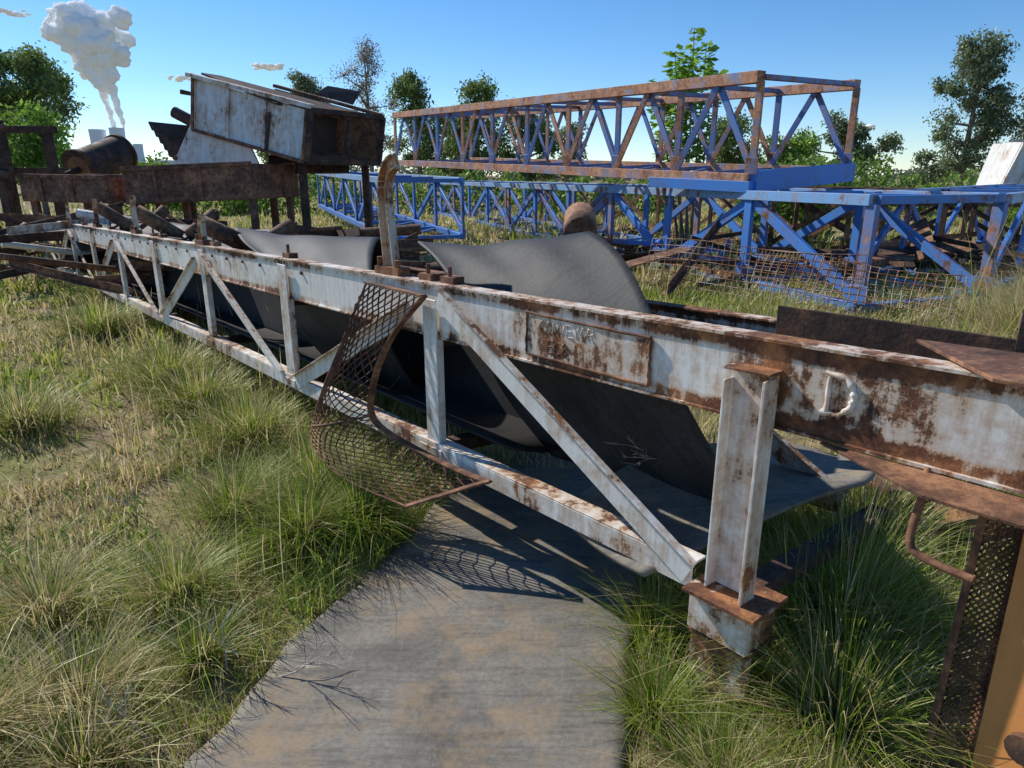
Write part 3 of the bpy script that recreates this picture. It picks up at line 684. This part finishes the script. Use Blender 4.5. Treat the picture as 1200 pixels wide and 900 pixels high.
def stalks():
    n=420
    x,y=scatter_polar(n,1.5,9,-60,50,1.2); k=~pts_in_poly(x,y,MAT); x=x[k];y=y[k]; n=len(x)
    h=rng.uniform(.35,.65,n); c=STRAW[rng.integers(0,4,n)]
    blades('grass_seed_stalks',x,y,h,np.full(n,.003)*(np.hypot(x,y)/3+.5),np.abs(rng.normal(.35,.2,n)),rng.uniform(0,6.28,n),c*.8,c)
    n=9; x=np.array([2.6,2.75,2.5,2.9,3.1,2.65,2.85,3.0,2.7]); y=np.array([3.6,3.7,3.8,3.5,3.9,3.5,3.8,3.6,3.9])
    c=GREENS[rng.integers(1,4,n)]; blades('tall_grass_stems',x,y,rng.uniform(1.3,2.0,n),np.full(n,.008),rng.uniform(.1,.55,n),rng.uniform(0,6.28,n),c*.8,c)
stalks()
def broadleaves():
    n=4200; x,y=scatter_polar(n,1.3,5,-60,-8,1.4); x2,y2=scatter_polar(500,1.6,3.4,20,45,1.3); x=np.concatenate([x,x2]);y=np.concatenate([y,y2])
    k=~pts_in_poly(x,y,MAT)&(vnoise(x,y,3.5,44)>-.05); x=x[k];y=y[k]; n=len(x)
    g=np.array([(.22,.38,.04),(.28,.44,.06),(.17,.30,.04)])[rng.integers(0,3,n)]
    blades('low_weeds',x,y,rng.uniform(.04,.11,n),rng.uniform(.008,.018,n),rng.uniform(.5,1.4,n),rng.uniform(0,6.28,n),g*.7,g)
broadleaves()
mb=MB(); R=random.Random(4)
def twig(p,d,L,r,dep):
    q=p+d*L; mb.tube([p,p.lerp(q,.5)+Vector((R.uniform(-1,1),R.uniform(-1,1),R.uniform(-1,1)))*L*.06,q],[r,r*.8,r*.5],5,0,.5,False)
    if dep>0:
        for k in range(4):
            dd=(d+Vector((R.uniform(-.8,.8),R.uniform(-.8,.8),R.uniform(-.4,.6)))).normalized(); twig(p.lerp(q,R.uniform(.3,1)),dd,L*R.uniform(.4,.65),r*.6,dep-1)
TWM=newmat('dead_twig'); finish(TWM[1],TWM[2],(.50,.43,.34),.9)
twig(Vector((.78,2.45,.46)),Vector((-.7,-.1,.35)).normalized(),.24,.003,3); twig(Vector((.80,2.5,.46)),Vector((-.2,.1,.6)).normalized(),.18,.003,3)
for x,y in((-1.25,2.5),(-.95,1.9),(-1.7,2.9),(-1.9,1.9),(-1.05,1.6),(-.8,1.85)): twig(Vector((x,y,.02)),Vector((R.uniform(-1,1),R.uniform(-1,1),.35)).normalized(),.2,.0035,2)
mb.build('dead_twigs',[TWM[0]])

def tree(name,base,blobs,nleaf,lsize,col,trunk_r=.18,sub=14,csig=.33,dark=.5,limbs=True,zb=0,hang=0.0):
    e=empty(name); bx,by=base; mb=MB()
    top=max(b[2] for b in blobs); xs=np.mean([b[0] for b in blobs])
    tr=[(bx,by,zb),(bx+xs*.1,by,zb+top*.35),(bx+xs*.5,by,zb+top*.65),(bx+xs*.8,by,zb+top*.9)]
    pts=catmull(tr,8); mb.tube(pts,[trunk_r*(1-.1*i) for i in range(9)],8,0,.5)
    C=[];W=[]
    for bi,(ox,oy,oz,r) in enumerate(blobs):
        c=Vector((bx+ox,by+oy,zb+oz)); 
        st=min(pts[2:],key=lambda p:abs(p.z-(c.z-1.0*r)))
        if limbs:
            m=st.lerp(c,.5)+Vector((random.uniform(-.2,.2),0,-.1*r))
            mb.tube(catmull([st,m,c],5),[trunk_r*.45,trunk_r*.38,trunk_r*.3,trunk_r*.22,trunk_r*.15,trunk_r*.1],6,0,.5)
        for k in range(sub):
            d=Vector((random.gauss(0,1),random.gauss(0,1),random.gauss(0,.85))).normalized()*r*random.uniform(.4,1.1)
            q=c+d; C.append(tuple(q)); W.append(r)
            if limbs and k%2==0: mb.tube([c,c.lerp(q,.5)+Vector((0,0,.05*r)),q],[trunk_r*.12,trunk_r*.08,trunk_r*.04],4,0,.5,False)
    mb.build('trunk_and_limbs',[BARK],e)
    C=np.array(C);W=np.array(W); n=nleaf; idx=rng.integers(0,len(C),n)
    P=C[idx]+rng.normal(0,1,(n,3))*(W[idx]*csig)[:,None]*np.array([1,1,.8]); P[:,2]=np.maximum(P[:,2],zb+.05)
    a=rng.normal(0,1,(n,3)); 
    if hang: a[:,2]-=hang
    a/=np.linalg.norm(a,axis=1)[:,None]; b=np.cross(a,rng.normal(0,1,(n,3))); b/=np.linalg.norm(b,axis=1)[:,None]
    s=lsize*rng.uniform(.6,1.3,(n,1)); V=np.stack([P-a*s,P-b*s*.45,P+a*s,P+b*s*.45],1)
    cc=rng.uniform(dark,1.25,(len(C),1))[idx]*rng.uniform(.8,1.2,(n,1)); col=np.array(col)[rng.integers(0,len(col),n)]*cc
    npmesh('foliage',V.reshape(-1,3),np.arange(n*4).reshape(-1,4),np.zeros((0,3),int),np.repeat(col,4,0),LEAF,e)
EUC=[(.22,.27,.13),(.27,.31,.17),(.18,.23,.11)]; GR=[(.15,.23,.06),(.21,.29,.08),(.25,.32,.10)]; BR=[(.24,.40,.05),(.30,.46,.07),(.20,.33,.05)]
def crown(w,z0,z1,n,rmin=.5,rmax=1.0,lo=.30):
    out=[]
    for i in range(n):
        t=(i+random.uniform(.2,.8))/n; z=z0+(z1-z0)*t; ww=w*math.sin(math.pi*(lo+(.93-lo)*t))**.7
        out.append((random.uniform(-1,1)*ww*.45,random.uniform(-1,1)*ww*.3,z,random.uniform(rmin,rmax)))
    return out
tree('gum_tree',(-43.5,66),crown(8.5,6.2,11.6,18,1.0,1.5),15000,.18,GR,.4)
tree('gum_tree',(-52,68),crown(9,4.5,9.0,10,1.2,1.7),7000,.22,GR,.4)
tree('leafy_tree',(-17.2,26),crown(3.4,1.6,3.3,9,.5,.85),8000,.10,BR,.12)
tree('leafy_tree',(-12.8,25.5),crown(1.8,.6,1.8,5,.35,.55),3500,.09,BR,.08)
tree('leafy_tree',(-21.5,27),crown(3.0,1.4,3.4,6,.5,.9),4000,.11,BR,.12)
tree('gum_tree',(-18.3,65),crown(5.2,5.0,9.6,16,.7,1.1),10000,.14,EUC,.3)
tree('gum_tree',(-22.0,67),crown(4,2.0,5.6,8,.8,1.1),5000,.16,GR,.3)
tree('sparse_tree',(-8.6,44),crown(3.8,2.6,9.0,26,.4,.7),6400,.065,[(.40,.29,.22),(.33,.26,.19),(.26,.25,.14)],.16,sub=26)
tree('gum_tree',(-6.3,49),crown(3.6,2.0,7.8,16,.5,.85),9500,.12,GR,.2)
tree('gum_tree',(-2.3,49),crown(4.2,2.0,7.4,17,.55,.9),11000,.12,GR,.2)
tree('gum_tree',(1.0,50),crown(3.6,1.6,5.8,11,.6,.9),7000,.13,GR,.2)
tree('gum_tree',(-4.2,52),crown(3.4,1.2,5.2,9,.6,.9),5500,.13,EUC,.2)
tree('gum_tree',(4.0,54),crown(4.0,1.2,4.8,9,.6,.9),5500,.13,EUC,.2)
tree('gum_tree',(14.4,48),crown(3.6,1.6,5.1,11,.6,.9),7500,.13,GR,.2)
tree('gum_tree',(19.0,50),crown(4.6,1.2,4.0,9,.6,1.0),6500,.13,BR,.2)
tree('gum_tree',(24.3,52),crown(6.0,2.0,5.1,13,.6,1.0),9000,.14,EUC,.22)
tree('eucalyptus_tree',(24.4,38.8),crown(4.6,1.2,8.3,38,.4,.7,.42),17000,.10,EUC,.2,sub=16,hang=.8)
tree('eucalyptus_tree',(29.2,39.5),crown(3.6,1.0,6.0,12,.5,.8,.4),5500,.12,EUC,.2,hang=.8)
def sapling():
    e=empty('leafy_sapling'); mb=MB(); P=[];A=[]
    for k,(dx,h) in enumerate(((0,4.75),(-.35,4.3),(.4,4.5),(.65,4.0),(-.2,3.9),(-.6,3.7),(.2,4.1),(.1,4.4),(-.1,3.3))):
        b=Vector((4.3+dx*.3,17.2,0)); t=Vector((4.05+dx*1.0,17.2+.2*k-.4,h)); pts=catmull([b,b.lerp(t,.5)+Vector((.06*math.sin(k*3),0,0)),t],10)
        mb.tube(pts,[.035*(1-.08*i) for i in range(11)],6,0,.5)
        for i in range(170):
            u=random.uniform(.3,1)**.7; q=b.lerp(t,u); a=random.uniform(0,6.28); r=random.uniform(.08,.36)*(1.2-.5*u)
            P.append((q.x+r*math.cos(a),q.y+r*math.sin(a),q.z+random.uniform(-.05,.1))); A.append((math.cos(a),math.sin(a),random.uniform(-.5,.2)))
    mb.build('stems',[BARK],e)
    P=np.array(P);a=np.array(A);a/=np.linalg.norm(a,axis=1)[:,None]; n=len(P); b=np.cross(a,np.array([0,0,1.0])+rng.normal(0,.4,(n,3))); b/=np.linalg.norm(b,axis=1)[:,None]
    s=rng.uniform(.07,.13,(n,1)); V=np.stack([P-a*s,P-b*s*.7,P+a*s,P+b*s*.7],1); col=np.array([(.24,.42,.05),(.30,.48,.08),(.18,.31,.05)])[rng.integers(0,3,n)]
    npmesh('foliage',V.reshape(-1,3),np.arange(n*4).reshape(-1,4),np.zeros((0,3),int),np.repeat(col,4,0),LEAF,e)
sapling()
def mass(name,specs,lsize,cols):
    X=[];
    for (x,y,rx,ry,h,k) in specs:
        u=rng.uniform(-1,1,(k,3)); p=np.stack([x+u[:,0]*rx,y+u[:,1]*ry,np.abs(u[:,2])**.8*h*(1-.5*np.abs(u[:,0])**3)*(.6+.4*np.sin(u[:,0]*7+x)**2)],1); X.append(p)
    P=np.concatenate(X); n=len(P); a=rng.normal(0,1,(n,3)); a/=np.linalg.norm(a,axis=1)[:,None]; b=np.cross(a,rng.normal(0,1,(n,3))); b/=np.linalg.norm(b,axis=1)[:,None]
    s=lsize*rng.uniform(.6,1.4,(n,1)); V=np.stack([P-a*s,P-b*s*.6,P+a*s,P+b*s*.6],1)
    c=np.array(cols)[rng.integers(0,len(cols),n)]*rng.uniform(.6,1.2,(n,1))
    npmesh(name,V.reshape(-1,3),np.arange(n*4).reshape(-1,4),np.zeros((0,3),int),np.repeat(c,4,0),LEAF)
sp=[]
for i in range(60):
    x=-260+i*9+random.uniform(-3,3); sp.append((x,230+random.uniform(-20,20),8,4,random.uniform(2.5,6.5),450))
mass('distant_tree_line',sp,.55,[(.14,.17,.13),(.17,.20,.15)])
mass('scrub_bushes',[(-9,30,3,1,2.0,2600),(-2,32,4,1,2.2,3000),(4,30,3,1,1.9,2600),(11,27,2.2,1,2.3,2600),(14,30,3,1,2.6,3000),(20,30,3,1.2,1.9,2600),(-14,31,3,1,2.3,2600),(7.5,19,1.0,.6,2.2,1500),(17,22,2,1,1.8,2200)],.10,BR+GR)

# ------------------------------------------------------------------ power station, plume, clouds
m,nt,out=newmat('hazy_concrete'); finish(nt,out,(.72,.75,.80),.9); CON=m
mb=MB()
for x,w_,h in((-548,24,60),(-522,22,62),(-497,14,42)):
    prof=[(1,0),(.8,.4),(.68,.75),(.72,1)]
    mb.tube([(x,960,h*b) for a,b in prof],[w_*a*.6 for a,b in prof],24,0,.5)
for x,h in((-575,26),(-535,34),(-480,22)): mb.beam((x,990,0),(x,990,h),30,24,(0,1,0),0,.5)
mb.build('power_station',[CON])
def cloudmat(name,rad):
    m,nt,out=newmat(name); p=N_(nt,'ShaderNodeBsdfPrincipled'); p.inputs['Base Color'].default_value=(.98,.98,.98,1); p.inputs['Roughness'].default_value=1
    p.inputs['Specular IOR Level'].default_value=0; p.inputs['Subsurface Weight'].default_value=1; p.inputs['Subsurface Radius'].default_value=(1,1,1); p.inputs['Subsurface Scale'].default_value=rad
    nt.links.new(p.outputs[0],out.inputs[0]); return m
def puffs(name,L,mat,seed,vox,flat=1.0,amp=3.0):
    import bmesh
    r=random.Random(seed); bm=bmesh.new()
    for (x,y,z,rad) in L:
        g=bmesh.ops.create_icosphere(bm,subdivisions=3,radius=rad); ph=[r.uniform(0,6.28) for _ in range(6)]
        for v in g['verts']:
            d=v.co.normalized(); k=1+.16*math.sin(5*d.x+ph[0])*math.sin(5*d.y+ph[1])+.12*math.sin(9*d.z+ph[2]+4*d.x)+.08*math.sin(15*d.y+ph[3])*math.sin(14*d.x+ph[4])
            v.co=Vector((v.co.x*k,v.co.y*k,v.co.z*k*flat))+Vector((x,y,z))
    me=bpy.data.meshes.new(name); bm.to_mesh(me); bm.free(); me.materials.append(mat); me.polygons.foreach_set('use_smooth',[True]*len(me.polygons))
    o=link(bpy.data.objects.new(name,me)); md=o.modifiers.new('merge','REMESH'); md.mode='VOXEL'; md.voxel_size=vox; md.use_smooth_shade=True
    tx=bpy.data.textures.new(name+'_tex','CLOUDS'); tx.noise_scale=vox*7; tx.noise_depth=4
    dm=o.modifiers.new('fluff','DISPLACE'); dm.texture=tx; dm.strength=vox*amp; dm.mid_level=.5
r=random.Random(5); L=[]
for i in range(64):
    t=i/64
    z=62+138*t; w_=2.5+(36*min(1,max(0,t-.30)/.35)**1.2); cx=-519-30*t**1.3
    if t<.38: L.append((cx+12*(i%2)-6+r.uniform(-1,1),960,z,2.8+6*t))
    else:
        for k in range(4): L.append((cx+r.gauss(0,.5)*w_,960+r.uniform(-1,1)*w_*.5,z+r.uniform(-8,8),(3+8.5*t)*r.uniform(.5,1.3)))
puffs('steam_cloud',L,cloudmat('steam',14),2,1.4,1.0,3.4)
Lc_=[]
for (x,y,z,wx,wz,n) in ((-540,1638,231,34,2.2,40),(-1110,1672,346,30,6,26),(-726,1630,206,24,1.4,16),(769,1600,104,14,4,14)):
    for k in range(n): Lc_.append((x+r.gauss(0,.5)*wx,y+r.uniform(-30,30),z+r.gauss(0,.5)*wz,r.uniform(4,9)))
puffs('cloud',Lc_,cloudmat('cloud_vapour',20),3,2.0,.4,1.6)
